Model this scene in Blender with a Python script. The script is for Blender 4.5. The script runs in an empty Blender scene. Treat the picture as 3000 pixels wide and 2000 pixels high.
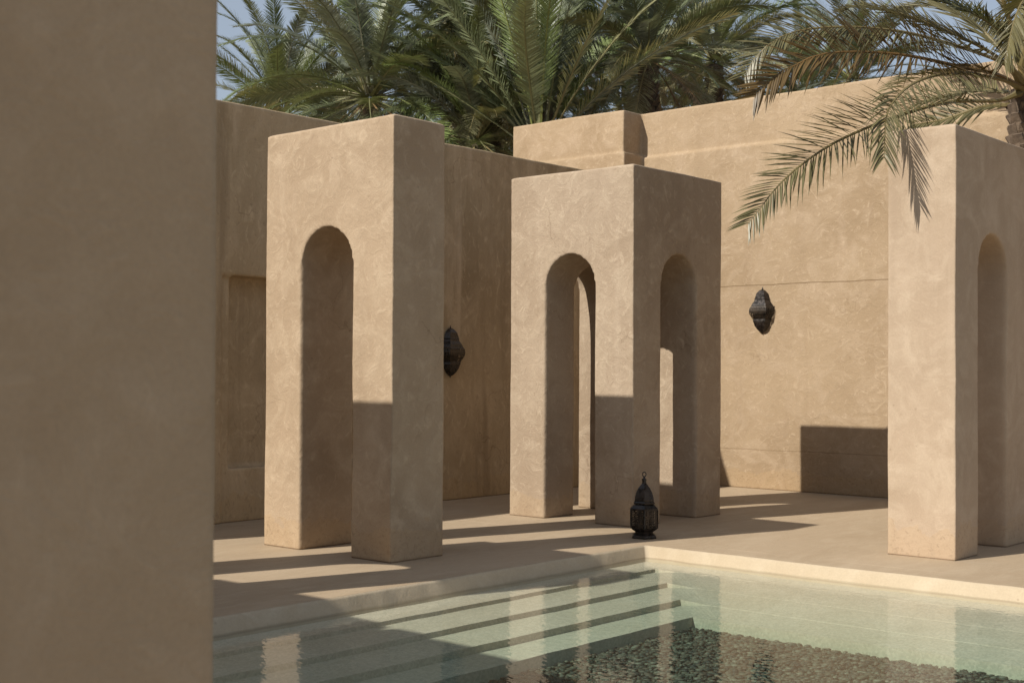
import bpy, bmesh, math, random
import numpy as np
from mathutils import Vector, Matrix, noise
random.seed(7); rng = np.random.default_rng(11)
S = bpy.context.scene
C = S.collection

# ------------------------------------------------------------------ measures (metres; X and Y follow the courtyard grid)
H = 3.713; W = 1.661; T = .617; LEG = .505; CROWN = 2.824
R1 = 7.852                 # pool-side face of the row beyond the left pool edge
U1 = 7.492; U2 = 10.866; UC = 10.835; V3 = 4.475
UW = 15.616; VW = 11.111
PU = 9.858; PV = 6.982     # pool corner
SUNV = Vector((1, -.295, -.855)).normalized()

# ------------------------------------------------------------------ helpers
def link(o):
    C.objects.link(o); return o
def tag(o, label=None, cat=None, group=None, kind=None):
    if label: o['label'] = label
    if cat: o['category'] = cat
    if group: o['group'] = group
    if kind: o['kind'] = kind
    elif cat and 'kind' not in o: o['kind'] = 'thing'
    return o
def empty(name, loc, label, cat, group=None):
    o = bpy.data.objects.new(name, None); o.location = loc; link(o)
    return tag(o, label, cat, group)
def mesh_obj(name, verts, faces, mat, parent=None, smooth=False, loc=None):
    me = bpy.data.meshes.new(name)
    me.from_pydata([tuple(v) for v in verts], [], faces); me.update()
    o = bpy.data.objects.new(name, me); link(o)
    if mat: me.materials.append(mat)
    if smooth: me.shade_smooth()
    if parent:
        o.parent = parent
    if loc: o.location = loc
    return o
def bm_box(bm, x0, x1, y0, y1, z0, z1):
    vs = [bm.verts.new(p) for p in ((x0,y0,z0),(x1,y0,z0),(x1,y1,z0),(x0,y1,z0),(x0,y0,z1),(x1,y0,z1),(x1,y1,z1),(x0,y1,z1))]
    for f in ((3,2,1,0),(4,5,6,7),(0,1,5,4),(1,2,6,5),(2,3,7,6),(3,0,4,7)):
        bm.faces.new([vs[i] for i in f])
def eval_mesh(o):
    dg = bpy.context.evaluated_depsgraph_get(); dg.update()
    me = bpy.data.meshes.new_from_object(o.evaluated_get(dg))
    o.modifiers.clear(); old = o.data; o.data = me; bpy.data.meshes.remove(old)
    return o
def wobble(o, amp=.006, seed=0.0, fine=.0015, keep_floor=True):
    """hand-trowelled unevenness of the plaster: real displacement of the vertices"""
    me = o.data; n = len(me.vertices)
    co = np.empty(n*3); me.vertices.foreach_get('co', co); co = co.reshape(-1,3)
    off = Vector((seed*13.1, seed*7.7, seed*3.3)); out = co.copy()
    for i in range(n):
        p = Vector(co[i])
        a = noise.noise_vector(p*1.1+off); b = noise.noise_vector(p*4.3+off); c = noise.noise_vector(p*14.0+off)
        d = a*amp + b*amp*.2 + c*fine
        if keep_floor and p.z < .05: d.z = 0
        out[i] += d
    me.vertices.foreach_set('co', out.ravel()); me.update()
def sculpt(name, boxes, cutters, mat, vox=.03, amp=.006, seed=0., parent=None, smooth_it=2):
    """union of boxes minus cutters, then softened corners and uneven faces"""
    bm = bmesh.new()
    for b in boxes: bm_box(bm, *b)
    me = bpy.data.meshes.new(name); bm.to_mesh(me); bm.free()
    o = bpy.data.objects.new(name, me); link(o)
    tmp = []
    for vs, fs in cutters:
        cme = bpy.data.meshes.new('cut'); cme.from_pydata(vs, [], fs); cme.update()
        co = bpy.data.objects.new('cut', cme); link(co); tmp.append(co)
        m = o.modifiers.new('b', 'BOOLEAN'); m.operation = 'DIFFERENCE'; m.solver = 'EXACT'; m.object = co
    m = o.modifiers.new('r', 'REMESH'); m.mode = 'VOXEL'; m.voxel_size = vox; m.use_smooth_shade = True
    if smooth_it:
        s = o.modifiers.new('s', 'SMOOTH'); s.factor = .5; s.iterations = smooth_it
    eval_mesh(o)
    for t in tmp: bpy.data.objects.remove(t, do_unlink=True)
    wobble(o, amp, seed)
    o.data.materials.clear(); o.data.materials.append(mat); o.data.shade_smooth()
    if parent: o.parent = parent
    return o
def arch_cut(axis, c, a0, a1, half=.328, top=CROWN, z0=-.3, n=28):
    """prism with a round head; axis 'x' = passage running along x, centred at y=c"""
    pr = [(-half, z0), (half, z0), (half, top-half)]
    for i in range(1, n): 
        t = math.pi*i/n; pr.append((half*math.cos(t), top-half+half*math.sin(t)))
    pr.append((-half, top-half))
    m = len(pr); vs = []
    for e in (a0, a1):
        for (s, z) in pr:
            vs.append((e, c+s, z) if axis == 'x' else (c+s, e, z))
    fs = [tuple(range(m)), tuple(range(2*m-1, m-1, -1))] + [((i+1) % m, i, i+m, (i+1) % m+m) for i in range(m)]
    if axis == 'y': fs = [tuple(reversed(f)) for f in fs]
    bm = bmesh.new(); bv = [bm.verts.new(v) for v in vs]
    for f in fs: bm.faces.new([bv[i] for i in f])
    bmesh.ops.recalc_face_normals(bm, faces=bm.faces)
    me = bpy.data.meshes.new('t'); bm.to_mesh(me); bm.free()
    r = ([tuple(v.co) for v in me.vertices], [tuple(p.vertices) for p in me.polygons]); bpy.data.meshes.remove(me)
    return r

# ------------------------------------------------------------------ materials
def newmat(name):
    m = bpy.data.materials.new(name); m.use_nodes = True
    nt = m.node_tree; nt.nodes.clear()
    return m, nt, nt.nodes, nt.links
def N(nodes, t, **kw):
    n = nodes.new(t)
    for k, v in kw.items():
        if k in n.inputs.keys() if hasattr(n.inputs, 'keys') else False: n.inputs[k].default_value = v
        else: setattr(n, k, v)
    return n
def ramp(nodes, links, src, p0, p1, c0, c1):
    r = nodes.new('ShaderNodeValToRGB'); e = r.color_ramp.elements
    e[0].position = p0; e[1].position = p1; e[0].color = c0; e[1].color = c1
    links.new(src, r.inputs[0]); return r.outputs[0]
def g(v): return (v, v, v, 1)
def mixc(nodes, links, fac, a, b, mode='MIX'):
    m = nodes.new('ShaderNodeMix'); m.data_type = 'RGBA'; m.blend_type = mode
    for i, v in ((0, fac), (6, a), (7, b)):
        if hasattr(v, 'links') or hasattr(v, 'is_output'): links.new(v, m.inputs[i])
        else: m.inputs[i].default_value = v
    return m.outputs[2]
def plaster(name, col, dark, light, joints=(), swirl=1.0, scale=1.0, bump=1.0, stretch=(1,1,1), dirt=True, seed=0., rough=.85, grit=False, streaks=0., cracks=0., line_x=None):
    m, nt, nd, lk = newmat(name)
    tc = nd.new('ShaderNodeTexCoord'); mp = nd.new('ShaderNodeMapping'); lk.new(tc.outputs['Object'], mp.inputs[0])
    mp.inputs['Location'].default_value = (seed*3.1, seed*5.7, seed*1.3)
    mp.inputs['Scale'].default_value = stretch
    def nz(sc, det, dist=0., rough=.55, src=None):
        n = nd.new('ShaderNodeTexNoise'); n.inputs['Scale'].default_value = sc*scale; n.inputs['Detail'].default_value = det
        n.inputs['Roughness'].default_value = rough; n.inputs['Distortion'].default_value = dist
        lk.new(src or mp.outputs[0], n.inputs['Vector']); return n.outputs['Fac']
    big = nz(.75, 4, .3); mid = nz(2.6, 6, 1.2, .62); sw = nz(5.5, 5, 2.6, .6); sw2 = nz(11, 4, 3.2, .6); fine = nz(60, 4, 0, .7)
    c = mixc(nd, lk, ramp(nd, lk, big, .36, .66, g(0), g(1)), (*dark, 1), (*col, 1))
    c = mixc(nd, lk, ramp(nd, lk, mid, .45, .72, g(0), g(.75)), c, (*light, 1))
    # pale trowel sweeps and grey-brown smears
    c = mixc(nd, lk, ramp(nd, lk, sw, .55, .70, g(0), g(.42*swirl)), c, (min(1, light[0]*1.16), min(1, light[1]*1.17), min(1, light[2]*1.18), 1))
    c = mixc(nd, lk, ramp(nd, lk, sw2, .28, .43, g(.38*swirl), g(0)), c, (dark[0]*.82, dark[1]*.80, dark[2]*.78, 1))
    c = mixc(nd, lk, ramp(nd, lk, fine, .3, .7, g(.0), g(1)), mixc(nd, lk, 1., c, (.90, .90, .90, 1), 'MULTIPLY'), c)
    if grit:   # exposed aggregate
        gv = nd.new('ShaderNodeTexVoronoi'); gv.inputs['Scale'].default_value = 70; lk.new(mp.outputs[0], gv.inputs['Vector'])
        gc = nd.new('ShaderNodeSeparateColor'); lk.new(gv.outputs['Color'], gc.inputs[0])
        c = mixc(nd, lk, ramp(nd, lk, gc.outputs[0], .1, .9, g(0), g(1)), mixc(nd, lk, 1., c, (.86,.88,.88,1), 'MULTIPLY'), mixc(nd, lk, 1., c, (1.09,1.09,1.08,1), 'MULTIPLY'))
    # small pits and specks
    vo = nd.new('ShaderNodeTexVoronoi'); vo.inputs['Scale'].default_value = 5.2*scale; lk.new(mp.outputs[0], vo.inputs['Vector'])
    c = mixc(nd, lk, ramp(nd, lk, vo.outputs['Distance'], .03, .065, g(.3), g(0)), c, (dark[0]*.45, dark[1]*.4, dark[2]*.35, 1))
    geo = nd.new('ShaderNodeNewGeometry'); sp = nd.new('ShaderNodeSeparateXYZ'); lk.new(tc.outputs['Object'], sp.inputs[0])
    if dirt:   # weathered, salt-bitten band where the plaster meets the floor
        ad = nd.new('ShaderNodeMath'); ad.operation = 'MULTIPLY_ADD'; lk.new(mid, ad.inputs[0]); ad.inputs[1].default_value = -.5
        lk.new(sp.outputs[2], ad.inputs[2])
        b = ramp(nd, lk, ad.outputs[0], -.28, -.12, g(.4), g(0))
        c = mixc(nd, lk, b, c, (col[0]*.95, col[1]*.88, col[2]*.74, 1))
        pit = ramp(nd, lk, nz(26, 5, .5, .7), .36, .46, g(.8), g(0))
        mm = nd.new('ShaderNodeMath'); mm.operation = 'MULTIPLY'; lk.new(pit, mm.inputs[0]); lk.new(b, mm.inputs[1])
        c = mixc(nd, lk, mm.outputs[0], c, (dark[0]*.5, dark[1]*.45, dark[2]*.4, 1))
    if dirt:   # dark, slightly open joint where the plaster meets the floor
        lf = ramp(nd, lk, sp.outputs[2], .004, .016, g(.75), g(0))
        c = mixc(nd, lk, lf, c, (dark[0]*.4, dark[1]*.35, dark[2]*.3, 1))
    if streaks:   # rain streaks running down
        m2 = nd.new('ShaderNodeMapping'); lk.new(tc.outputs['Object'], m2.inputs[0]); m2.inputs['Scale'].default_value = (3.2, 3.2, .22); m2.inputs['Location'].default_value = (seed, seed*2, 0)
        sn = nz(1.0, 5, .25, .6, m2.outputs[0])
        c = mixc(nd, lk, ramp(nd, lk, sn, .54, .68, g(0), g(streaks)), c, (dark[0]*.78, dark[1]*.76, dark[2]*.76, 1))
        c = mixc(nd, lk, ramp(nd, lk, sn, .30, .42, g(streaks*.8), g(0)), c, (light[0]*1.05, light[1]*1.06, light[2]*1.12, 1))
    if cracks:   # sparse hairline cracks
        wn = nd.new('ShaderNodeTexNoise'); wn.inputs['Scale'].default_value = 2.2; wn.inputs['Detail'].default_value = 6; lk.new(tc.outputs['Object'], wn.inputs['Vector'])
        av = nd.new('ShaderNodeMix'); av.data_type = 'RGBA'; av.blend_type = 'LINEAR_LIGHT'; av.inputs[0].default_value = .35; lk.new(tc.outputs['Object'], av.inputs[6]); lk.new(wn.outputs['Color'], av.inputs[7])
        ve = nd.new('ShaderNodeTexVoronoi'); ve.feature = 'DISTANCE_TO_EDGE'; ve.inputs['Scale'].default_value = .9; lk.new(av.outputs[2], ve.inputs['Vector'])
        mk = ramp(nd, lk, nz(.9, 3, 0), .56, .62, g(0), g(cracks))
        ml = nd.new('ShaderNodeMath'); ml.operation = 'MULTIPLY'; lk.new(ramp(nd, lk, ve.outputs['Distance'], .0015, .005, g(1), g(0)), ml.inputs[0]); lk.new(mk, ml.inputs[1])
        c = mixc(nd, lk, ml.outputs[0], c, (dark[0]*.5, dark[1]*.45, dark[2]*.4, 1))
    if line_x is not None:   # worn, paler edge of the pool surround
        wl = nd.new('ShaderNodeMath'); wl.operation = 'MULTIPLY_ADD'; lk.new(mid, wl.inputs[0]); wl.inputs[1].default_value = .06; lk.new(sp.outputs[0], wl.inputs[2])
        s1 = nd.new('ShaderNodeMath'); s1.operation = 'SUBTRACT'; lk.new(wl.outputs[0], s1.inputs[0]); s1.inputs[1].default_value = line_x+.03
        a1 = nd.new('ShaderNodeMath'); a1.operation = 'ABSOLUTE'; lk.new(s1.outputs[0], a1.inputs[0])
        m1 = nd.new('ShaderNodeMath'); m1.operation = 'MULTIPLY'; lk.new(ramp(nd, lk, a1.outputs[0], .004, .012, g(1), g(0)), m1.inputs[0]); lk.new(ramp(nd, lk, big, .45, .60, g(0), g(.6)), m1.inputs[1])
        c = mixc(nd, lk, m1.outputs[0], c, (light[0]*1.3, light[1]*1.3, light[2]*1.3, 1))
    hgt = None
    for (jz, strength) in joints:   # day joints left in the plaster
        wob = nd.new('ShaderNodeMath'); wob.operation = 'MULTIPLY_ADD'; lk.new(nz(1.2, 5), wob.inputs[0]); wob.inputs[1].default_value = .05; lk.new(sp.outputs[2], wob.inputs[2])
        sb = nd.new('ShaderNodeMath'); sb.operation = 'SUBTRACT'; lk.new(wob.outputs[0], sb.inputs[0]); sb.inputs[1].default_value = jz+.025
        ab = nd.new('ShaderNodeMath'); ab.operation = 'ABSOLUTE'; lk.new(sb.outputs[0], ab.inputs[0])
        l = ramp(nd, lk, ab.outputs[0], .0035, .009, g(strength), g(0))
        c = mixc(nd, lk, l, c, (dark[0]*.42, dark[1]*.36, dark[2]*.28, 1))
    p = nd.new('ShaderNodeBsdfPrincipled'); lk.new(c, p.inputs['Base Color']); p.inputs['Roughness'].default_value = rough
    p.inputs['Specular IOR Level'].default_value = .25
    prev = None
    for f, st, ds in ((mid, .35, .020), (sw, .5, .010), (sw2, .45, .0045), (fine, .35, .0015)):
        b = nd.new('ShaderNodeBump'); b.inputs['Strength'].default_value = min(1, st*bump); b.inputs['Distance'].default_value = ds
        lk.new(f, b.inputs['Height'])
        if prev: lk.new(prev, b.inputs['Normal'])
        prev = b.outputs[0]
    lk.new(prev, p.inputs['Normal'])
    o = nd.new('ShaderNodeOutputMaterial'); lk.new(p.outputs[0], o.inputs[0])
    return m

M = {}
M['pillar'] = plaster('pillar_plaster', (0.410,0.306,0.206), (0.339,0.248,0.162), (0.464,0.358,0.248), swirl=.9, seed=1, bump=1.2, streaks=.22, cracks=.5)
M['pillar_c'] = plaster('pillar_plaster_pale', (0.435,0.330,0.235), (0.359,0.268,0.185), (0.492,0.387,0.283), swirl=.45, seed=14, bump=.6, streaks=.2)
M['pillar_b'] = plaster('pillar_plaster_pinkish', (0.377,0.290,0.207), (0.311,0.232,0.159), (0.438,0.347,0.251), swirl=1.3, seed=4, bump=1.4, streaks=.25, cracks=.5)
M['far'] = plaster('ochre_wall_plaster', (0.370,0.271,0.171), (0.305,0.218,0.133), (0.422,0.318,0.217), joints=((2.76,.75),(.53,.4)), swirl=1.3, seed=2, stretch=(1,1,1.25), bump=1.0, streaks=.2, cracks=.3)
M['left'] = plaster('brown_wall_plaster', (0.450,0.334,0.203), (0.312,0.226,0.130), (0.520,0.394,0.253), swirl=1.3, seed=3, bump=1.3, stretch=(1,1,.6), streaks=.55, cracks=.5)
M['near'] = plaster('near_plaster', (0.377,0.288,0.194), (0.336,0.252,0.165), (0.401,0.313,0.219), swirl=.55, seed=6, dirt=False, streaks=.2)
M['deck'] = plaster('deck_screed', (0.400,0.307,0.208), (0.355,0.268,0.176), (0.437,0.344,0.239), swirl=.5, seed=5, dirt=False, bump=.5, stretch=(.6,1.6,1), rough=.7, cracks=.35, line_x=PU+.29)
M['curb'] = plaster('pool_curb_plaster', (0.453,0.370,0.261), (0.415,0.330,0.224), (0.484,0.399,0.286), swirl=.3, seed=8, dirt=False, bump=.5, joints=((-.112,.45),))
M['basin'] = plaster('pool_basin_plaster', (0.558,0.484,0.373), (0.512,0.442,0.333), (0.594,0.518,0.405), swirl=.2, seed=9, dirt=False, bump=.3, grit=True)
M['sand'] = plaster('sandy_ground', (0.281,0.218,0.148), (0.234,0.172,0.109), (0.328,0.257,0.187), swirl=.3, seed=10, dirt=False, scale=.6)

def metal():
    m, nt, nd, lk = newmat('dark_bronze')
    tc = nd.new('ShaderNodeTexCoord'); n = nd.new('ShaderNodeTexNoise'); n.inputs['Scale'].default_value = 22; n.inputs['Detail'].default_value = 6
    lk.new(tc.outputs['Object'], n.inputs['Vector'])
    c = ramp(nd, lk, n.outputs['Fac'], .35, .7, (.012,.009,.007,1), (.045,.035,.029,1))
    p = nd.new('ShaderNodeBsdfPrincipled'); lk.new(c, p.inputs['Base Color']); p.inputs['Metallic'].default_value = .35
    lk.new(ramp(nd, lk, n.outputs['Fac'], .3, .7, g(.2), g(.42)), p.inputs['Roughness'])
    b = nd.new('ShaderNodeBump'); b.inputs['Strength'].default_value = .4; b.inputs['Distance'].default_value = .004; lk.new(n.outputs['Fac'], b.inputs['Height']); lk.new(b.outputs[0], p.inputs['Normal'])
    o = nd.new('ShaderNodeOutputMaterial'); lk.new(p.outputs[0], o.inputs[0]); return m
def pierced():
    """bronze sheet with rows of punched holes; the holes are open"""
    m, nt, nd, lk = newmat('pierced_bronze')
    tc = nd.new('ShaderNodeTexCoord')
    v = nd.new('ShaderNodeTexVoronoi'); v.inputs['Scale'].default_value = 62; v.inputs['Randomness'].default_value = .25
    lk.new(tc.outputs['Object'], v.inputs['Vector'])
    n = nd.new('ShaderNodeTexNoise'); n.inputs['Scale'].default_value = 9; lk.new(tc.outputs['Object'], n.inputs['Vector'])
    hole = ramp(nd, lk, v.outputs['Distance'], .36, .42, g(1), g(0))
    p = nd.new('ShaderNodeBsdfPrincipled'); lk.new(ramp(nd, lk, n.outputs['Fac'], .3, .7, (.012,.009,.006,1), (.05,.036,.024,1)), p.inputs['Base Color'])
    p.inputs['Metallic'].default_value = .35; p.inputs['Roughness'].default_value = .42
    t = nd.new('ShaderNodeBsdfTransparent'); mx = nd.new('ShaderNodeMixShader')
    lk.new(hole, mx.inputs[0]); lk.new(p.outputs[0], mx.inputs[1]); lk.new(t.outputs[0], mx.inputs[2])
    o = nd.new('ShaderNodeOutputMaterial'); lk.new(mx.outputs[0], o.inputs[0]); return m
M['metal'] = metal(); M['pierced'] = pierced()

def leafmat():
    m, nt, nd, lk = newmat('palm_leaf')
    a = nd.new('ShaderNodeAttribute'); a.attribute_name = 'tint'
    n = nd.new('ShaderNodeTexNoise'); n.inputs['Scale'].default_value = 3.0; tc = nd.new('ShaderNodeTexCoord'); lk.new(tc.outputs['Object'], n.inputs['Vector'])
    c = mixc(nd, lk, ramp(nd, lk, n.outputs['Fac'], .3, .7, g(0), g(1)), mixc(nd, lk, 1., a.outputs['Color'], (.78,.80,.80,1), 'MULTIPLY'), a.outputs['Color'])
    p = nd.new('ShaderNodeBsdfPrincipled'); lk.new(c, p.inputs['Base Color']); p.inputs['Roughness'].default_value = .42
    p.inputs['Specular IOR Level'].default_value = .5
    t = nd.new('ShaderNodeBsdfTranslucent'); lk.new(mixc(nd, lk, 1., c, (1.0,.95,.5,1), 'MULTIPLY'), t.inputs[0])
    mx = nd.new('ShaderNodeMixShader'); mx.inputs[0].default_value = .22; lk.new(p.outputs[0], mx.inputs[1]); lk.new(t.outputs[0], mx.inputs[2])
    o = nd.new('ShaderNodeOutputMaterial'); lk.new(mx.outputs[0], o.inputs[0]); return m
M['leaf'] = leafmat()
def barkmat():
    m, nt, nd, lk = newmat('palm_bark')
    tc = nd.new('ShaderNodeTexCoord'); n = nd.new('ShaderNodeTexNoise'); n.inputs['Scale'].default_value = 9; n.inputs['Detail'].default_value = 8; n.inputs['Roughness'].default_value=.7
    lk.new(tc.outputs['Object'], n.inputs['Vector'])
    p = nd.new('ShaderNodeBsdfPrincipled'); lk.new(ramp(nd, lk, n.outputs['Fac'], .3, .7, (.035,.022,.014,1), (.17,.12,.08,1)), p.inputs['Base Color']); p.inputs['Roughness'].default_value = .9
    b = nd.new('ShaderNodeBump'); b.inputs['Strength'].default_value = .9; b.inputs['Distance'].default_value = .02; lk.new(n.outputs['Fac'], b.inputs['Height']); lk.new(b.outputs[0], p.inputs['Normal'])
    o = nd.new('ShaderNodeOutputMaterial'); lk.new(p.outputs[0], o.inputs[0]); return m
M['bark'] = barkmat()
def pebblemat():
    m, nt, nd, lk = newmat('pebble')
    geo = nd.new('ShaderNodeNewGeometry'); r = nd.new('ShaderNodeValToRGB'); lk.new(geo.outputs['Random Per Island'], r.inputs[0])
    e = r.color_ramp.elements; e[0].color = (.020,.020,.015,1); e[1].color = (.17,.16,.115,1); e[1].position = 1
    for pos, col in ((.25,(.045,.048,.033,1)),(.5,(.09,.085,.056,1)),(.7,(.08,.055,.036,1)),(.85,(.12,.11,.08,1))):
        x = e.new(pos); x.color = col
    p = nd.new('ShaderNodeBsdfPrincipled'); lk.new(r.outputs[0], p.inputs['Base Color']); p.inputs['Roughness'].default_value = .6
    o = nd.new('ShaderNodeOutputMaterial'); lk.new(p.outputs[0], o.inputs[0]); return m
M['pebble'] = pebblemat()
def watermat():
    m, nt, nd, lk = newmat('pool_water')
    tc = nd.new('ShaderNodeTexCoord'); mp = nd.new('ShaderNodeMapping'); lk.new(tc.outputs['Object'], mp.inputs[0])
    mp.inputs['Rotation'].default_value = (0, 0, math.radians(-49)); mp.inputs['Scale'].default_value = (1, .62, 1)
    n1 = nd.new('ShaderNodeTexNoise'); n1.inputs['Scale'].default_value = 19; n1.inputs['Detail'].default_value = 2
    n2 = nd.new('ShaderNodeTexNoise'); n2.inputs['Scale'].default_value = 2.1; n2.inputs['Detail'].default_value = 2
    for n in (n1, n2): lk.new(mp.outputs[0], n.inputs['Vector'])
    b1 = nd.new('ShaderNodeBump'); b1.inputs['Strength'].default_value = 1; b1.inputs['Distance'].default_value = .0016; lk.new(n1.outputs['Fac'], b1.inputs['Height'])
    b2 = nd.new('ShaderNodeBump'); b2.inputs['Strength'].default_value = 1; b2.inputs['Distance'].default_value = .0007; lk.new(n2.outputs['Fac'], b2.inputs['Height']); lk.new(b1.outputs[0], b2.inputs['Normal'])
    lw = nd.new('ShaderNodeLayerWeight'); lw.inputs['Blend'].default_value = .5; lk.new(b2.outputs[0], lw.inputs['Normal'])
    pw = nd.new('ShaderNodeMath'); pw.operation = 'POWER'; lk.new(lw.outputs['Facing'], pw.inputs[0]); pw.inputs[1].default_value = 5.
    fr = nd.new('ShaderNodeMath'); fr.operation = 'MULTIPLY_ADD'; lk.new(pw.outputs[0], fr.inputs[0]); fr.inputs[1].default_value = .98; fr.inputs[2].default_value = .02
    gl = nd.new('ShaderNodeBsdfGlossy'); gl.inputs['Roughness'].default_value = .012; lk.new(b2.outputs[0], gl.inputs['Normal'])
    tr = nd.new('ShaderNodeBsdfTransparent'); tr.inputs[0].default_value = (.97,.985,.975,1)
    mx = nd.new('ShaderNodeMixShader'); lk.new(fr.outputs[0], mx.inputs[0]); lk.new(tr.outputs[0], mx.inputs[1]); lk.new(gl.outputs[0], mx.inputs[2])
    va = nd.new('ShaderNodeVolumeAbsorption'); va.inputs['Color'].default_value = (.56,.79,.75,1); va.inputs['Density'].default_value = 1.05
    o = nd.new('ShaderNodeOutputMaterial'); lk.new(mx.outputs[0], o.inputs[0]); lk.new(va.outputs[0], o.inputs['Volume'])
    return m
M['water'] = watermat()

# ------------------------------------------------------------------ ground, deck, pool
g0 = mesh_obj('ground', [(-400,-400,-.95),(400,-400,-.95),(400,400,-.95),(-400,400,-.95)], [(0,1,2,3)], M['sand']); tag(g0, kind='structure')

PX0, PX1, PY0, PY1 = 2.75, PU, -6.0, PV
def rect_loop(off, z, wav=0., n=260, outer=None):
    pts = []; z_lin = -.138-.116*max(0, min(1, (off-.37)/1.14))
    x0, x1, y0, y1 = (PX0+off, PX1-off, PY0+off, PY1-off) if outer is None else outer
    for k in range(4):
        a, b = [((x0,y1),(x1,y1)), ((x1,y1),(x1,y0)), ((x1,y0),(x0,y0)), ((x0,y0),(x0,y1))][k]
        nx, ny = [(0,1),(1,0),(0,-1),(-1,0)][k]
        for i in range(n):
            t = i/n
            x = a[0]+(b[0]-a[0])*t; y = a[1]+(b[1]-a[1])*t
            f = min(1, min(i, n-i)/6)
            w = (noise.noise(Vector((x*2.2, y*2.2, 3.0)))*1.0 + noise.noise(Vector((x*7, y*7, 9.0)))*.45)*wav*f
            zz = z
            if k == 1 and .37 < off < 1.515: zz = z*(1-.93*f)+z_lin*.93*f
            pts.append((x+nx*w, y+ny*w, zz + (noise.noise(Vector((x*3, y*3, 1)))*.003 if wav else 0)))
    return pts
def loft(name, loops, mat, fill=False):
    n = len(loops[0]); vs = [p for l in loops for p in l]; fs = []
    for k in range(len(loops)-1):
        for i in range(n):
            j = (i+1) % n; fs.append((k*n+i, k*n+j, (k+1)*n+j, (k+1)*n+i))
    if fill: fs.append(tuple((len(loops)-1)*n+i for i in range(n)))
    return mesh_obj(name, vs, fs, mat)
DO = (-13.0, 17.4, -14.0, 12.6)
deck = loft('deck', [rect_loop(0, -.9, outer=DO), rect_loop(0, 0, outer=DO), rect_loop(0, 0, wav=.016)], M['deck']); tag(deck, kind='structure')
curb = loft('pool_curb', [rect_loop(-.0008, -.0005, wav=.016), rect_loop(.010, -.004, wav=.016), rect_loop(.018, -.018, wav=.015), rect_loop(.055, -.10, wav=.010), rect_loop(.07, -.136, wav=.008)], M['curb']); tag(curb, kind='structure'); curb.data.shade_smooth()
st = []
for o_, z_ in ((.07,-.136),(.37,-.138),(.378,-.166),(.77,-.168),(.778,-.204),(1.17,-.206),(1.178,-.252),(1.51,-.254),(1.52,-.38)):
    st.append(rect_loop(o_, z_, wav=.004 if o_ > .2 else .004))
basin = loft('pool_basin', st, M['basin'], fill=True); tag(basin, kind='structure')

def pebbles():
    bm = bmesh.new(); bmesh.ops.create_icosphere(bm, subdivisions=1, radius=1)
    tv = np.array([v.co[:] for v in bm.verts]); tf = np.array([[v.index for v in f.verts] for f in bm.faces]); bm.free()
    P = []
    x = 2.75+1.6
    y = .6
    while y < PV-1.53:
        xx = PX0+1.55
        while xx < PX1-1.53:
            P.append((xx+rng.uniform(-.02,.02), y+rng.uniform(-.018,.018))); xx += rng.uniform(.022,.042)
        y += .026
    P = np.array(P); n = len(P)
    ang = rng.normal(-.85, .45, n); sx = rng.uniform(.010,.036,n)*rng.uniform(.8,1.25,n); sy = sx*rng.uniform(.38,.62,n)+.004; sz = rng.uniform(.006,.014,n)
    V = np.empty((n, len(tv), 3))
    t = tv[None]*np.stack([sx,sy,sz],1)[:,None]
    t = t*(1+.12*rng.standard_normal((n,len(tv),1))*.4)
    c, s = np.cos(ang)[:,None], np.sin(ang)[:,None]
    V[...,0] = t[...,0]*c-t[...,1]*s+P[:,0,None]; V[...,1] = t[...,0]*s+t[...,1]*c+P[:,1,None]
    V[...,2] = t[...,2]+(-.338+rng.uniform(-.008,.012,n))[:,None]
    F = (tf[None]+(np.arange(n)*len(tv))[:,None,None]).reshape(-1,3)
    me = bpy.data.meshes.new('pebbles'); V = V.reshape(-1,3)
    me.vertices.add(len(V)); me.vertices.foreach_set('co', V.ravel())
    me.loops.add(F.size); me.loops.foreach_set('vertex_index', F.ravel().astype(np.int32))
    me.polygons.add(len(F)); me.polygons.foreach_set('loop_start', (np.arange(len(F))*3).astype(np.int32))
    me.update(calc_edges=True); me.validate(); me.shade_smooth(); me.materials.append(M['pebble'])
    o = bpy.data.objects.new('pebbles', me); link(o); return o
pb = pebbles(); tag(pb, 'mixed grey and brown pebbles covering the floor of the pool', 'pebbles', kind='stuff')
fl = mesh_obj('pool_floor', [(PX0+1.5,PY0+1.5,-.352),(PX1-1.5,PY0+1.5,-.352),(PX1-1.5,PV-1.5,-.352),(PX0+1.5,PV-1.5,-.352)], [(0,1,2,3)], M['pebble']); tag(fl, kind='structure')

bm = bmesh.new(); bm_box(bm, PX0+.035, PX1-.035, PY0+.035, PY1-.035, -.7, -.1)
me = bpy.data.meshes.new('water'); bm.to_mesh(me); bm.free(); me.materials.append(M['water'])
wt = bpy.data.objects.new('water', me); link(wt); tag(wt, kind='structure')

# ------------------------------------------------------------------ pillars
G1 = 'tall plastered pillars round the pool'
def pillar(loc, wx, wy, cuts, mat, label, seed, vox=.021, name='arched_pillar', tilt=0):
    o = sculpt(name, [(0, wx, 0, wy, -.02, H)], cuts, mat, vox=vox, amp=.008, seed=seed, smooth_it=3)
    if tilt:   # hidden back corner lowered and drawn in to fit its shadow on the wall
        for v in o.data.vertices:
            fx = max(0, v.co.x/wx)
            v.co.y -= .055*fx*max(0, v.co.y/wy)**2
            if v.co.z > CROWN+.2:
                v.co.z -= tilt*(v.co.z-CROWN-.2)/(H-CROWN-.2)*fx*max(0, min(1, v.co.y/(.25*wy)))
    # world-aligned texture but own origin at the foot
    o.location = loc
    return tag(o, label, 'pillar', G1)
mid = W/2
cx = lambda c: arch_cut('x', c, -.5, W+.5)
cy = lambda c: arch_cut('y', c, -.5, W+.5)
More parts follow.
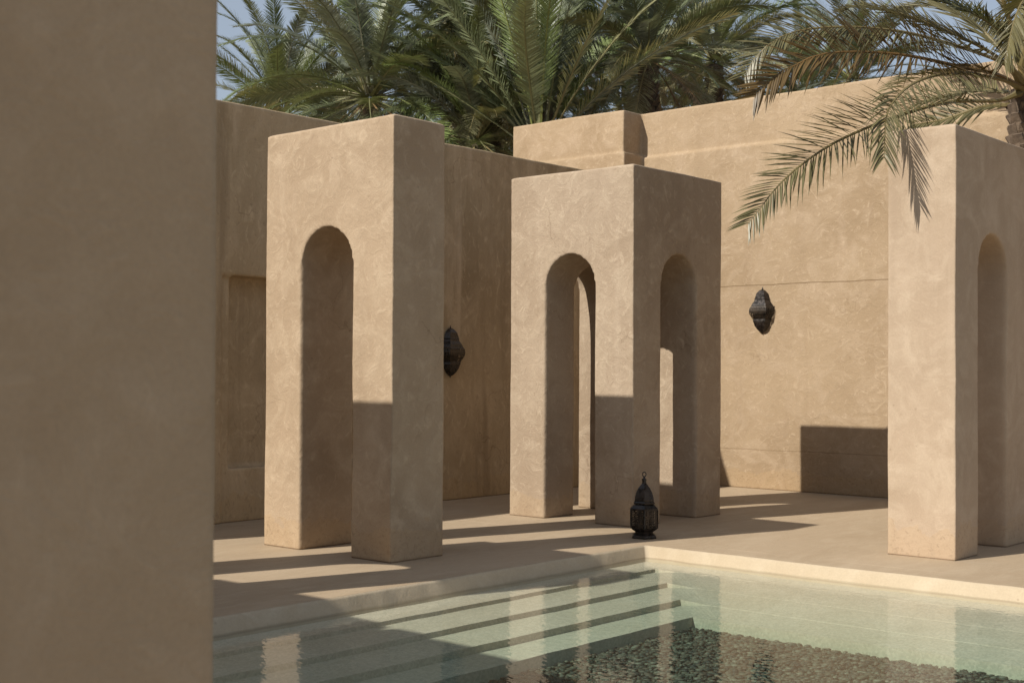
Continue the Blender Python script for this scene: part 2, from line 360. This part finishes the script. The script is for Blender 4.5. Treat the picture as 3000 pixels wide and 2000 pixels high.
pillar((U1, R1, 0), T, W, [cx(mid)], M['pillar'], 'slim plaster pillar pierced by one tall arch, left of the wall lantern in shade', 1)
pillar((U2, R1, 0), W, W, [cx(mid), cy(mid)], M['pillar_b'], 'square plaster pillar with arches on two faces, behind the black floor lantern', 2, tilt=.19)
pillar((UC, V3, 0), W, T, [cy(mid)], M['pillar_c'], 'plaster pillar at the right edge, narrow end sunlit, arch on its shaded side', 3)
# rows continue out of the picture to the left: they throw the long shadows on deck and pool
pillar((U1-3.372, R1, 0), T, W, [cx(mid)], M['pillar'], 'arched pillar hidden behind the big blurred pillar at the left pool edge', 5, vox=.04)
pillar((1.74-W, R1, 0), W, W, [cx(mid), cy(mid)], M['pillar_b'], 'corner pillar out of view at the far left end of the row', 6, vox=.04)
o = sculpt('shade_wall', [(1.15, 1.74, 5.2, R1-.01, -.02, H)], [], M['pillar'], vox=.05, seed=7); tag(o, 'plain plaster wall added out of view at the left to shade the pool steps', 'wall')  # unseen block, added only to cast the shadow over the pool steps
o = sculpt('foreground_pillar', [(0, W, 0, T, -.02, H)], [], M['near'], vox=.03, seed=8, amp=.004); o.location = (1.745-W, 2.372, 0)
tag(o, 'large out-of-focus plaster pillar in shade filling the left edge', 'pillar', G1)

# ------------------------------------------------------------------ courtyard walls
LZ = 4.69
o = sculpt('courtyard_wall', [(UW+.045, UW+.36, 2, 13.303, -.02, 5.345), (UW-.012, UW+.36, 2, 13.29, -.02, LZ),
     (15.232, UW+.2, 11.188, 13.303, -.02, 5.345), (15.175, UW+.2, 11.13, 13.31, -.02, LZ+.03)], [], M['far'], vox=.020, amp=.008, seed=11, smooth_it=0)
tag(o, 'tall sunlit ochre wall at the back with a thin ledge and a projecting pier', 'wall')
NZ0, NZ1, NX0, NX1 = .554, 2.557, 8.30, 10.75
o = sculpt('courtyard_wall', [(4, NX0-.11, VW, VW+.34, -.02, 4.353), (NX0-.14, NX0, VW+.035, VW+.34, -.02, NZ1), (NX0-.14, NX0, VW, VW+.34, NZ1+.005, 4.353), (NX1, 15.17, VW, VW+.34, -.02, 4.353),
     (NX0-.05, NX1+.05, VW, VW+.34, NZ1, 4.353), (NX0-.05, NX1+.05, VW+.03, VW+.34, -.02, NZ0), (NX0-.05, NX1+.05, VW+.2, VW+.34, NZ0-.05, NZ1+.05)], [], M['left'], vox=.021, amp=.008, seed=12, smooth_it=0)
tag(o, 'lower brown wall in shade at the left with a shallow rectangular niche', 'wall')

# ------------------------------------------------------------------ lanterns
def lathe(prof, n, a0=0., a1=2*math.pi, closed=True, sy=1.):
    vs, fs = [], []
    for (r, z) in prof:
        for i in range(n if closed else n+1):
            a = a0+(a1-a0)*i/n; vs.append((r*math.cos(a), r*math.sin(a)*sy, z))
    m = n if closed else n+1
    for k in range(len(prof)-1):
        for i in range(n):
            j = (i+1) % m; fs.append((k*m+i, k*m+j, (k+1)*m+j, (k+1)*m+i))
    return vs, fs
def ring(cx_, cz, R_, r_, n=16, m=6):
    vs, fs = [], []
    for i in range(n):
        a = 2*math.pi*i/n
        for j in range(m):
            b = 2*math.pi*j/m; rr = R_+r_*math.cos(b)
            vs.append((rr*math.cos(a)*.7071, -rr*math.cos(a)*.7071*-1*-1, cz+rr*math.sin(a)*1.25)) if False else vs.append((rr*math.cos(a)*.66, -rr*math.cos(a)*.75 + 0, cz+rr*math.sin(a)*1.3))
            v = vs[-1]; vs[-1] = (v[0]+.75*r_*math.sin(b), v[1]+.66*r_*math.sin(b), v[2])
    for i in range(n):
        for j in range(m):
            fs.append((i*m+j, i*m+(j+1) % m, ((i+1) % n)*m+(j+1) % m, ((i+1) % n)*m+j))
    return vs, fs
fl_ = empty('floor_lantern', (10.27, 7.285, 0), 'black pierced metal lantern with a domed top standing on the deck at the pool corner', 'lantern')
A0 = math.radians(221.2-4)         # one edge turned towards the pool
hexa = lambda prof: lathe([(r*1.06, z) for r, z in prof], 6, A0, A0+2*math.pi)
v, f = hexa([(0,.004),(.122,.004),(.125,.012),(.118,.03),(.088,.052),(.092,.066)]); mesh_obj('foot', v, f, M['metal'], fl_)
v, f = hexa([(.090,.064),(.125,.088),(.137,.105)]); mesh_obj('lower_band', v, f, M['metal'], fl_)
v, f = hexa([(.134,.104),(.135,.18),(.134,.272)]); mesh_obj('pierced_panel', v, f, M['pierced'], fl_)
# corner ribs of the body
for i in range(6):
    a = A0+i*math.pi/3; c_, s_ = math.cos(a), math.sin(a); vs = []
    for z in (.100, .275):
        for dx, dy in ((-.004,-.005),(.005,-.005),(.005,.005),(-.004,.005)):
            vs.append(((.145+dx)*c_-dy*s_, (.145+dx)*s_+dy*c_, z))
    mesh_obj('corner_rib', vs, [(0,1,5,4),(1,2,6,5),(2,3,7,6),(3,0,4,7),(0,3,2,1),(4,5,6,7)], M['metal'], fl_)
v, f = hexa([(.138,.272),(.138,.286),(.124,.300),(.104,.318),(.094,.326)]); mesh_obj('shoulder', v, f, M['metal'], fl_)
v, f = hexa([(.092,.326),(.106,.330),(.108,.340),(.096,.352),(.098,.366),(.094,.395),(.082,.435),(.062,.472),(.038,.502),(.022,.518)]); mesh_obj('dome', v, f, M['metal'], fl_)
v, f = lathe([(.020,.515),(.024,.522),(.019,.532),(.021,.546),(.025,.558),(.016,.567),(.009,.572),(.012,.580),(.006,.588),(0,.590)], 14); fin = mesh_obj('finial', v, f, M['metal'], fl_, True)
v, f = ring(0, .606, .017, .0042); mesh_obj('hanging_ring', v, f, M['metal'], fin, True)

def wall_lantern(loc, rot, label):
    e = empty('wall_lantern', loc, label, 'lantern', 'metal lanterns on the courtyard walls'); e.rotation_euler = (0,0,rot)
    angs = [-math.pi/2, -math.radians(44), math.radians(44), math.pi/2]
    def part(name, prof, mat):
        vs, fs = [], []
        for (r, z) in prof:
            for a in angs: vs.append((r*math.cos(a)*.92+.012, r*math.sin(a), z))
        for k in range(len(prof)-1):
            for i in range(3): fs.append((k*4+i, k*4+i+1, (k+1)*4+i+1, (k+1)*4+i))
        return mesh_obj(name, vs, fs, mat, e)
    part('cap', [(.006,.292),(.045,.275),(.086,.235),(.108,.165)], M['metal'])
    part('upper_band', [(.110,.165),(.116,.158),(.110,.150),(.118,.128)], M['metal'])
    part('shoulder', [(.118,.128),(.145,.095),(.158,.07),(.160,.062)], M['metal'])
    part('pierced_panel', [(.160,.062),(.186,.03),(.192,-.005),(.186,-.045),(.155,-.092),(.132,-.12)], M['pierced'])
    part('lower_band', [(.134,-.118),(.139,-.126),(.130,-.136),(.133,-.150),(.126,-.157)], M['metal'])
    part('drop', [(.124,-.157),(.112,-.20),(.075,-.25),(.035,-.285),(.006,-.300)], M['metal'])
    v, f = lathe([(0,.325),(.005,.318),(.004,.306),(.009,.298),(.009,.288)], 8); t = mesh_obj('finial', v, f, M['metal'], e, True); t.location = (.012,0,0)
    v, f = lathe([(.009,-.292),(.009,-.302),(.005,-.31),(0,-.328)], 8); t = mesh_obj('finial', v, f, M['metal'], e, True); t.location = (.012,0,0)
    pl = [(0.0,-.18,.06),(0.0,.18,.06),(0.0,.10,-.19),(0.0,-.10,-.19),(.01,-.18,.06),(.01,.18,.06),(.01,.10,-.19),(.01,-.10,-.19)]
    mesh_obj('back_plate', pl, [(0,1,2,3),(7,6,5,4),(0,4,5,1),(1,5,6,2),(2,6,7,3),(3,7,4,0)], M['metal'], e)
    return e
wall_lantern((UW-.014, 9.12, 2.409), math.pi, 'bronze half lantern mounted on the sunlit ochre wall under the plaster joint')
wall_lantern((11.56, VW-.003, 1.81), -math.pi/2, 'dark half lantern on the shaded brown wall, partly hidden by the slim arched pillar')

# ------------------------------------------------------------------ palms
TINTS = {'green':(.170,.195,.100), 'blue':(.180,.200,.150), 'fresh':(.19,.24,.08), 'olive':(.26,.25,.135), 'tan':(.36,.32,.18), 'brown':(.24,.165,.09)}
class MB:
    def __init__(s): s.v = []; s.f = []; s.c = []
    def face(s, idx, col): s.f.append(idx); s.c.append(col)
    def build(s, name, mat, parent=None, smooth=False):
        me = bpy.data.meshes.new(name); me.from_pydata(s.v, [], s.f); me.update()
        at = me.color_attributes.new('tint', 'FLOAT_COLOR', 'CORNER')
        arr = np.ones((len(me.loops), 4), dtype=np.float32); k = 0
        ln = [len(f) for f in s.f]; arr[:, :3] = np.repeat(np.array(s.c, dtype=np.float32), ln, axis=0)
        at.data.foreach_set('color', arr.ravel())
        me.materials.append(mat)
        if smooth: me.shade_smooth()
        o = bpy.data.objects.new(name, me); link(o)
        if parent: o.parent = parent
        return o
def catmull(P, n):
    P = [Vector(p) for p in P]; P = [P[0]*2-P[1]]+P+[P[-1]*2-P[-2]]; out = []
    segs = len(P)-3
    for i in range(n+1):
        t = i/n*segs; k = min(int(t), segs-1); t -= k
        a, b, c, d = P[k:k+4]
        out.append(.5*((2*b)+(c-a)*t+(2*a-5*b+4*c-d)*t*t+(3*b-a-3*c+d)*t**3))
    # even spacing
    L = [0]
    for i in range(n): L.append(L[-1]+(out[i+1]-out[i]).length)
    res = []; j = 0
    for i in range(n+1):
        s = L[-1]*i/n
        while j < n-1 and L[j+1] < s: j += 1
        u = 0 if L[j+1] == L[j] else (s-L[j])/(L[j+1]-L[j]); res.append(out[j].lerp(out[j+1], max(0, min(1, u))))
    return res, L[-1]
def frond(mb, P, tint, pairs=60, leaf=.42, width=.022, twist=0., vee=.45, rad=.022, bare=.16, droop=.12, detail=False, rt=None, jit=.09, sdir=None, lean=.62, wild=False):
    n = 48; pts, L = catmull(P, n)
    tint = Vector(tint); rc = rt or (tint.x*1.25+.02, tint.y*1.1+.015, tint.z*1.0+.005)
    # frames
    T_ = [(pts[min(i+1,n)]-pts[max(i-1,0)]).normalized() for i in range(n+1)]
    up = Vector((0,0,1)); side = T_[n//4].cross(up)
    if side.length < .2: side = T_[0].cross(Vector((1,0,0)))
    side.normalize()
    Fr = []
    for i in range(n+1):
        s = side-T_[i]*side.dot(T_[i]); s.normalize(); side = s
        q = s
        if twist:
            tw = twist*min(1, i/n*2.2); q = Matrix.Rotation(tw, 3, T_[i]) @ s
        Fr.append((T_[i], q, q.cross(T_[i])))
    # rachis tube
    b0 = len(mb.v); k5 = 6 if detail else 3
    for i in range(0, n+1, 2 if detail else 4):
        t = i/n; r = rad*(1-t)**.8+.0025
        if t < .06: r *= 1+ (1-t/.06)*.9
        _, s, u_ = Fr[i]
        for j in range(k5):
            a = 2*math.pi*j/k5; mb.v.append(tuple(pts[i]+s*math.cos(a)*r+u_*math.sin(a)*r*.7))
    rows = len(range(0, n+1, 2 if detail else 4))
    for k in range(rows-1):
        for j in range(k5):
            mb.face((b0+k*k5+j, b0+k*k5+(j+1) % k5, b0+(k+1)*k5+(j+1) % k5, b0+(k+1)*k5+j), rc)
    # leaflets
    for m in range(pairs):
        t = bare+(1-bare)*(m+.5)/pairs
        prof = min(1, (t-bare)/.16+.25)*(1-.62*max(0, (t-.55)/.45)**1.5)
        i = t*n; k = min(int(i), n-1); w_ = i-k; base = pts[k].lerp(pts[k+1], w_); tt, s, u_ = Fr[k]
        fwd = lean+.55*t
        for sg in (-1, 1):
            ln = leaf*prof*random.uniform(.82, 1.1); v_ = vee*random.choice((.15, .6, 1.) if wild else (.3, .9, 1.5))*(1-.45*t)
            d = (tt*(fwd+random.gauss(0, jit)) + s*sg*(1+random.gauss(0, jit)) + u_*(v_+random.gauss(0, jit))); d.normalize()
            nrm = d.cross(tt); 
            if nrm.length < 1e-3: continue
            nrm.normalize(); wd = nrm.cross(d); wd = (wd*math.cos(.5*sg)+nrm*math.sin(.5*sg)*1.).normalized()
            dz = Vector((0,0,-droop*ln))
            w1 = width*random.uniform(.8, 1.15); b = len(mb.v)
            c = tint*random.uniform(.78, 1.25); c = (c.x, c.y, c.z)
            p1 = base+d*ln*.28+dz*.1; p2 = base+d*ln*.65+dz*.45; p3 = base+d*ln+dz
            if detail:
                f_ = d.cross(wd)*(w1*.22)
                mb.v += [tuple(base-wd*w1*.22), tuple(base+wd*w1*.22), tuple(p1-wd*w1*.5+f_), tuple(p1-f_*.4), tuple(p1+wd*w1*.5+f_), tuple(p2-wd*w1*.38+f_*.7), tuple(p2-f_*.3), tuple(p2+wd*w1*.38+f_*.7), tuple(p3)]
                mb.face((b,b+3,b+2), c); mb.face((b,b+1,b+3), c); mb.face((b+1,b+4,b+3), c)
                mb.face((b+2,b+3,b+6,b+5), c); mb.face((b+3,b+4,b+7,b+6), c); mb.face((b+5,b+6,b+8), c); mb.face((b+6,b+7,b+8), c)
            else:
                mb.v += [tuple(base-wd*w1*.25), tuple(base+wd*w1*.25), tuple(p1+wd*w1*.5), tuple(p2+wd*w1*.4), tuple(p3), tuple(p2-wd*w1*.4), tuple(p1-wd*w1*.5)]
                mb.face((b,b+1,b+2,b+6), c); mb.face((b+6,b+2,b+3,b+5), c); mb.face((b+5,b+3,b+4), c)
def arc(az, el, L, bend, n=7, side=0.):
    """a frond leaving the hub at elevation el and bending over by 'bend' radians in all"""
    P = [Vector((0,0,0))]; e = el
    for i in range(n):
        t = (i+.5)/n; e = el-bend*t**1.35; a = az+side*t*t
        P.append(P[-1]+Vector((math.cos(a)*math.cos(e), math.sin(a)*math.cos(e), math.sin(e)))*L/n)
    return P
def crown_mesh(kind, seed):
    random.seed(seed); mb = MB(); nf = {'full':62, 'upright':30, 'small':40}[kind]
    for i in range(nf):
        t = i/(nf-1); az = i*2.39996+random.uniform(-.25,.25)
        if kind == 'upright': el = math.radians(86-46*t+random.uniform(-5,5)); L = random.uniform(3.4,4.2); bd = random.uniform(.25,.75)
        else: el = math.radians(82-128*t**1.15+random.uniform(-8,8)); L = random.uniform(3.2,3.9)*(1-.2*t); bd = random.uniform(.7,1.25)*(1 if t < .7 else .55)
        r = random.random()
        if t > .86 and kind == 'full': tn = TINTS['brown'] if r < .35 else TINTS['tan'] if r < .55 else TINTS['olive']
        elif r < .50: tn = TINTS['green']
        elif r < .70: tn = TINTS['blue']
        elif r < .85: tn = TINTS['olive']
        elif r < .95: tn = TINTS['fresh']
        else: tn = TINTS['tan']
        frond(mb, [p+Vector((math.cos(az),math.sin(az),0))*.12+Vector((0,0,.3*(1-t))) for p in arc(az, el, L, bd, side=random.uniform(-.25,.25))], tn,
              pairs=126, leaf=random.uniform(.37,.48), width=.0195, vee=.5, droop=.10, twist=random.uniform(-.7,.7), jit=.06, wild=True, lean=.75)
    return mb
def trunk_mesh(h, r0=.21, r1=.19, rows=None):
    rows = rows or int(h/.11); vs, fs = [], []
    m = 14
    nr = max(8, int(h/.25))
    for k in range(nr+1):
        z = -h*(1-k/nr); r = r0+(r1-r0)*k/nr
        for j in range(m):
            a = 2*math.pi*j/m; vs.append((math.cos(a)*r*.86, math.sin(a)*r*.86, z))
    for k in range(nr):
        for j in range(m): fs.append((k*m+j, k*m+(j+1) % m, (k+1)*m+(j+1) % m, (k+1)*m+j))
    for k in range(rows):       # stubs of the cut fronds, in a spiral
        z = -h+h*k/rows
        for q in range(6):
            a = k*.52+q*math.pi/3+random.uniform(-.06,.06); r = r0+(r1-r0)*k/rows; b = len(vs); rr = r*random.uniform(1.02,1.14)
            ta, ca = Vector((-math.sin(a), math.cos(a), 0)), Vector((math.cos(a), math.sin(a), 0))
            for p in (ca*r*.8-ta*.075+Vector((0,0,z-.04)), ca*r*.8+ta*.075+Vector((0,0,z-.04)), ca*rr-ta*.05+Vector((0,0,z+.06)), ca*rr+ta*.05+Vector((0,0,z+.06)), ca*r*.8-ta*.045+Vector((0,0,z+.085)), ca*r*.8+ta*.045+Vector((0,0,z+.085))):
                vs.append(tuple(p))
            fs += [(b,b+1,b+3,b+2), (b+2,b+3,b+5,b+4), (b,b+2,b+4), (b+1,b+5,b+3)]
    return vs, fs
protos = {}
def palm(hub, kind, var, rot, sc, label, group='date palms behind the courtyard walls'):
    key = (kind, var)
    e = empty('date_palm', (hub[0], hub[1], -.95), label, 'palm tree', group)
    if key not in protos:
        o = crown_mesh(kind, var).build('crown', M['leaf'], e); protos[key] = o
    else:
        o = protos[key].copy(); link(o); o.parent = e
    o.location = (0, 0, hub[2]+.95); o.rotation_euler = (random.uniform(-.08,.08), random.uniform(-.08,.08), rot); o.scale = (sc, sc, sc)
    random.seed(int(hub[0]*100))
    h = hub[2]+.95; v, f = trunk_mesh(h); t = mesh_obj('trunk', v, f, M['bark'], e); t.location = (0, 0, h)
PALMS = [
 ((16.31,17.73,6.45),'full',21,.3,.93,'leftmost date palm of the grove, its fronds touching the blurred pillar'),
 ((19.9,22.6,6.9),'full',22,1.9,.72,'smaller date palm standing behind the leftmost palm and mostly screened by it'),
 ((19.1,17.5,8.7),'full',23,2.7,.86,'tall date palm right of the leftmost one, its top cut off by the upper edge'),
 ((17.22,14.43,5.32),'upright',24,.4,1.05,'date palm with long upright fronds rising left of the pier of the ochre wall'),
 ((19.65,13.88,7.2),'full',25,4.1,.84,'date palm with pale sunlit fronds above the pier of the ochre wall'),
 ((17.3,21.5,6.7),'full',25,1.2,.8,'low far date palm peeping over the shaded wall beside the blurred pillar'),
 ((17.6,16.26,5.7),'full',26,5.0,.8,'low dark date palm peeping over the shaded wall between the two nearer pierced pillars'),
 ((32.05,20.94,9.0),'full',22,3.3,.78,'small far date palm just above the ochre wall right of the pier'),
 ((32.32,17.58,9.1),'full',25,0.6,.72,'far date palm low above the middle of the ochre wall'),
 ((29.49,14.75,8.6),'full',23,5.6,.75,'date palm behind the ochre wall seen through the drooping fronds of the near palm'),
 ((21.7,20.5,8.0),'full',26,3.9,.92,'tall date palm at the back between the leftmost palm and the tall cropped one'),
 ((23.4,19.4,9.4),'full',21,2.2,.78,'tall date palm far behind the upright fronds, cropped by the upper edge'),
 ((18.51,16.71,7.0),'full',25,2.9,.95,'date palm filling the dark gap left of the upright fronds'),
 ((26.5,23.9,8.6),'full',23,1.0,1.0,'far palm filling the gap behind the tall cropped palm'),
 ((27.5,20.2,8.3),'full',25,2.0,1.0,'far date palm behind the upright fronds, low over the wall'),
 ((23.85,15.14,8.1),'full',22,5.2,.8,'date palm behind the pale sunlit one, its fronds arching right'),
]
for h_, k_, v_, r_, s_, l_ in PALMS: palm(h_, k_, v_, r_, s_, l_)

# the near palm at the right: every frond that shows is a part
random.seed(99)
HUB = Vector((14.02, 5.04, 4.60))
np_ = empty('date_palm', (14.05, 5.05, 0), 'near date palm at the right edge, fronds hanging before the ochre wall', 'palm tree', None)
F = {
'F1':([(13.87,5.05,4.53),(13.43,5.10,4.39),(12.86,5.29,4.32),(12.37,5.40,4.20),(11.83,5.57,4.01),(11.46,5.69,3.86),(11.10,5.80,3.69),(10.83,5.96,3.48),(10.61,6.06,3.28),(10.54,6.15,3.13),(10.44,6.26,2.94)],'olive',dict(twist=-.8,leaf=.60,pairs=100,width=.021,vee=.55)),
'F2':([(13.88,5.03,4.58),(13.36,5.02,4.58),(12.63,5.10,4.53),(11.86,5.07,4.38),(11.22,5.04,4.18),(10.79,5.00,3.97),(10.56,4.97,3.80),(10.46,4.94,3.54),(10.41,4.92,3.40)],'olive',dict(twist=-.6,leaf=.46,droop=.4,pairs=90)),
'F3':([(13.88,5.03,4.64),(13.59,5.05,4.77),(12.99,5.14,4.81),(12.50,5.25,4.83),(12.01,5.34,4.83),(11.63,5.48,4.83),(11.19,5.67,4.80),(10.86,5.91,4.75),(10.59,6.06,4.63),(10.47,6.21,4.46),(10.41,6.28,4.30)],'olive',dict(twist=-.9,leaf=.56,pairs=92)),
'F4':([(13.88,5.03,4.58),(13.23,5.02,4.61),(12.47,5.13,4.58),(11.82,5.26,4.57),(11.45,5.39,4.56),(11.01,5.58,4.52),(10.74,5.74,4.46),(10.58,5.86,4.36),(10.47,5.91,4.31),(10.35,6.04,4.16),(10.29,6.11,4.06)],'dry',dict(twist=-1.1,leaf=.62,width=.028,vee=.6,pairs=92)),
'F5':([(13.98,5.07,4.69),(13.82,5.25,4.93),(13.61,5.49,5.11),(13.39,5.73,5.25),(13.27,6.02,5.40),(13.15,6.31,5.51),(13.10,6.52,5.55),(13.00,6.63,5.50)],'olive',dict(twist=-.6,leaf=.40)),
'F6':([(14.00,5.05,4.71),(13.83,5.09,5.03),(13.55,5.25,5.25),(13.24,5.45,5.38),(13.03,5.69,5.47),(12.79,5.96,5.51)],'green',dict(twist=-.5,leaf=.42)),
'F7':([(13.70,4.93,4.78),(13.33,4.73,5.28),(12.70,4.55,5.17),(12.36,4.49,5.03),(12.21,4.51,4.78),(12.17,4.56,4.47)],'olive',dict(twist=.3,leaf=.42,droop=.3)),
'F8':([(13.98,5.07,4.55),(14.03,5.16,4.46),(13.92,5.45,4.45),(13.84,5.69,4.38),(13.79,5.90,4.33),(13.61,6.11,4.29)],'olive',dict(twist=-.5,leaf=.34,pairs=44)),
'F9':([(13.98,5.07,4.55),(14.23,5.24,4.62),(14.41,5.64,4.73),(14.48,6.02,4.75),(14.44,6.36,4.70),(14.39,6.58,4.57)],'olive',dict(twist=-.5,leaf=.38,pairs=48)),
}
def near_frond(P, tn, kw):
    mb = MB(); tn_ = {'dry':(.24,.165,.07)}.get(tn) or TINTS[tn]
    a = dict(pairs=84, width=.024, vee=.4, rad=.03, bare=.2, droop=.08, detail=True, jit=.10, lean=.8); a.update(kw)
    off = Vector(np_.location)
    frond(mb, [Vector(p)-off for p in P], (tn_[0]*.60, tn_[1]*.55, tn_[2]*.46), **a)
    return mb.build('frond', M['leaf'], np_)
for k_, (P, tn, kw) in F.items(): near_frond(P, tn, kw)
for az, el, L, bd in ((-.6,.9,3.6,1.3),(-1.4,.5,3.6,1.2),(-2.1,.75,3.6,1.3),(-2.6,.25,3.4,1.0),(.4,.9,2.5,.9),(1.1,1.0,2.6,1.0),(-1.0,-.1,3.3,.8),(2.9,1.25,3.6,1.2),(-1.8,1.3,3.6,1.0),(0,1.4,3.4,.6)):
    near_frond([p+HUB for p in arc(az, el, L, bd)], random.choice(('olive','green','olive','tan')), dict(twist=random.uniform(-.5,.9), leaf=.48))
v, f = trunk_mesh(4.6, .20, .17); t = mesh_obj('trunk', v, f, M['bark'], np_); t.location = (0,0,4.6)

# ------------------------------------------------------------------ light and air
w = bpy.data.worlds.new('World'); S.world = w; w.use_nodes = True; nt = w.node_tree; nt.nodes.clear()
sky = nt.nodes.new('ShaderNodeTexSky'); sky.sky_type = 'NISHITA'; sky.sun_disc = False
to_sun = -SUNV
sky.sun_elevation = math.asin(to_sun.z); sky.sun_rotation = math.atan2(to_sun.x, to_sun.y)
sky.air_density = 1.0; sky.dust_density = 1.2; sky.ozone_density = 1.0; sky.altitude = 0
bg = nt.nodes.new('ShaderNodeBackground'); bg.inputs[1].default_value = .05
ou = nt.nodes.new('ShaderNodeOutputWorld'); hz = nt.nodes.new('ShaderNodeMix'); hz.data_type = 'RGBA'; hz.blend_type = 'ADD'; hz.inputs[0].default_value = 1; hz.inputs[7].default_value = (4.3,4.6,5.0,1)   # pale desert haze over the whole sky
nt.links.new(sky.outputs[0], hz.inputs[6]); nt.links.new(hz.outputs[2], bg.inputs[0]); nt.links.new(bg.outputs[0], ou.inputs[0])
sl = bpy.data.lights.new('sun', 'SUN'); sl.energy = 5.0; sl.angle = math.radians(.55); sl.color = (1, .95, .86)
so = bpy.data.objects.new('sun', sl); link(so); so.rotation_euler = (-to_sun).to_track_quat('-Z', 'Y').to_euler()

# ------------------------------------------------------------------ camera
yaw, pitch, roll, fpx, cyp = .7179, .0120, .0053, 3011.13, 811.82
Fw = Vector((math.cos(yaw)*math.cos(pitch), math.sin(yaw)*math.cos(pitch), math.sin(pitch)))
Rt = Vector((math.sin(yaw), -math.cos(yaw), 0)); Up = Rt.cross(Fw)
c_, s_ = math.cos(roll), math.sin(roll); Rt, Up = Rt*c_+Up*s_, Up*c_-Rt*s_
cam = bpy.data.cameras.new('camera'); co = bpy.data.objects.new('camera', cam); link(co)
m4 = Matrix((Rt, Up, -Fw)).transposed().to_4x4(); m4.translation = (0, 0, 1.6); co.matrix_world = m4
cam.sensor_width = 36; cam.lens = fpx/2352*36; cam.shift_y = (cyp-784)/2352; cam.clip_end = 1500; cam.clip_start = .05
cam.dof.use_dof = True; cam.dof.focus_distance = 12.6; cam.dof.aperture_fstop = 5.0
S.camera = co
S.view_settings.view_transform = 'Standard'; S.view_settings.look = 'None'; S.view_settings.gamma = 1; S.view_settings.exposure = .20
S.cycles.transparent_max_bounces = 16; S.cycles.max_bounces = 8
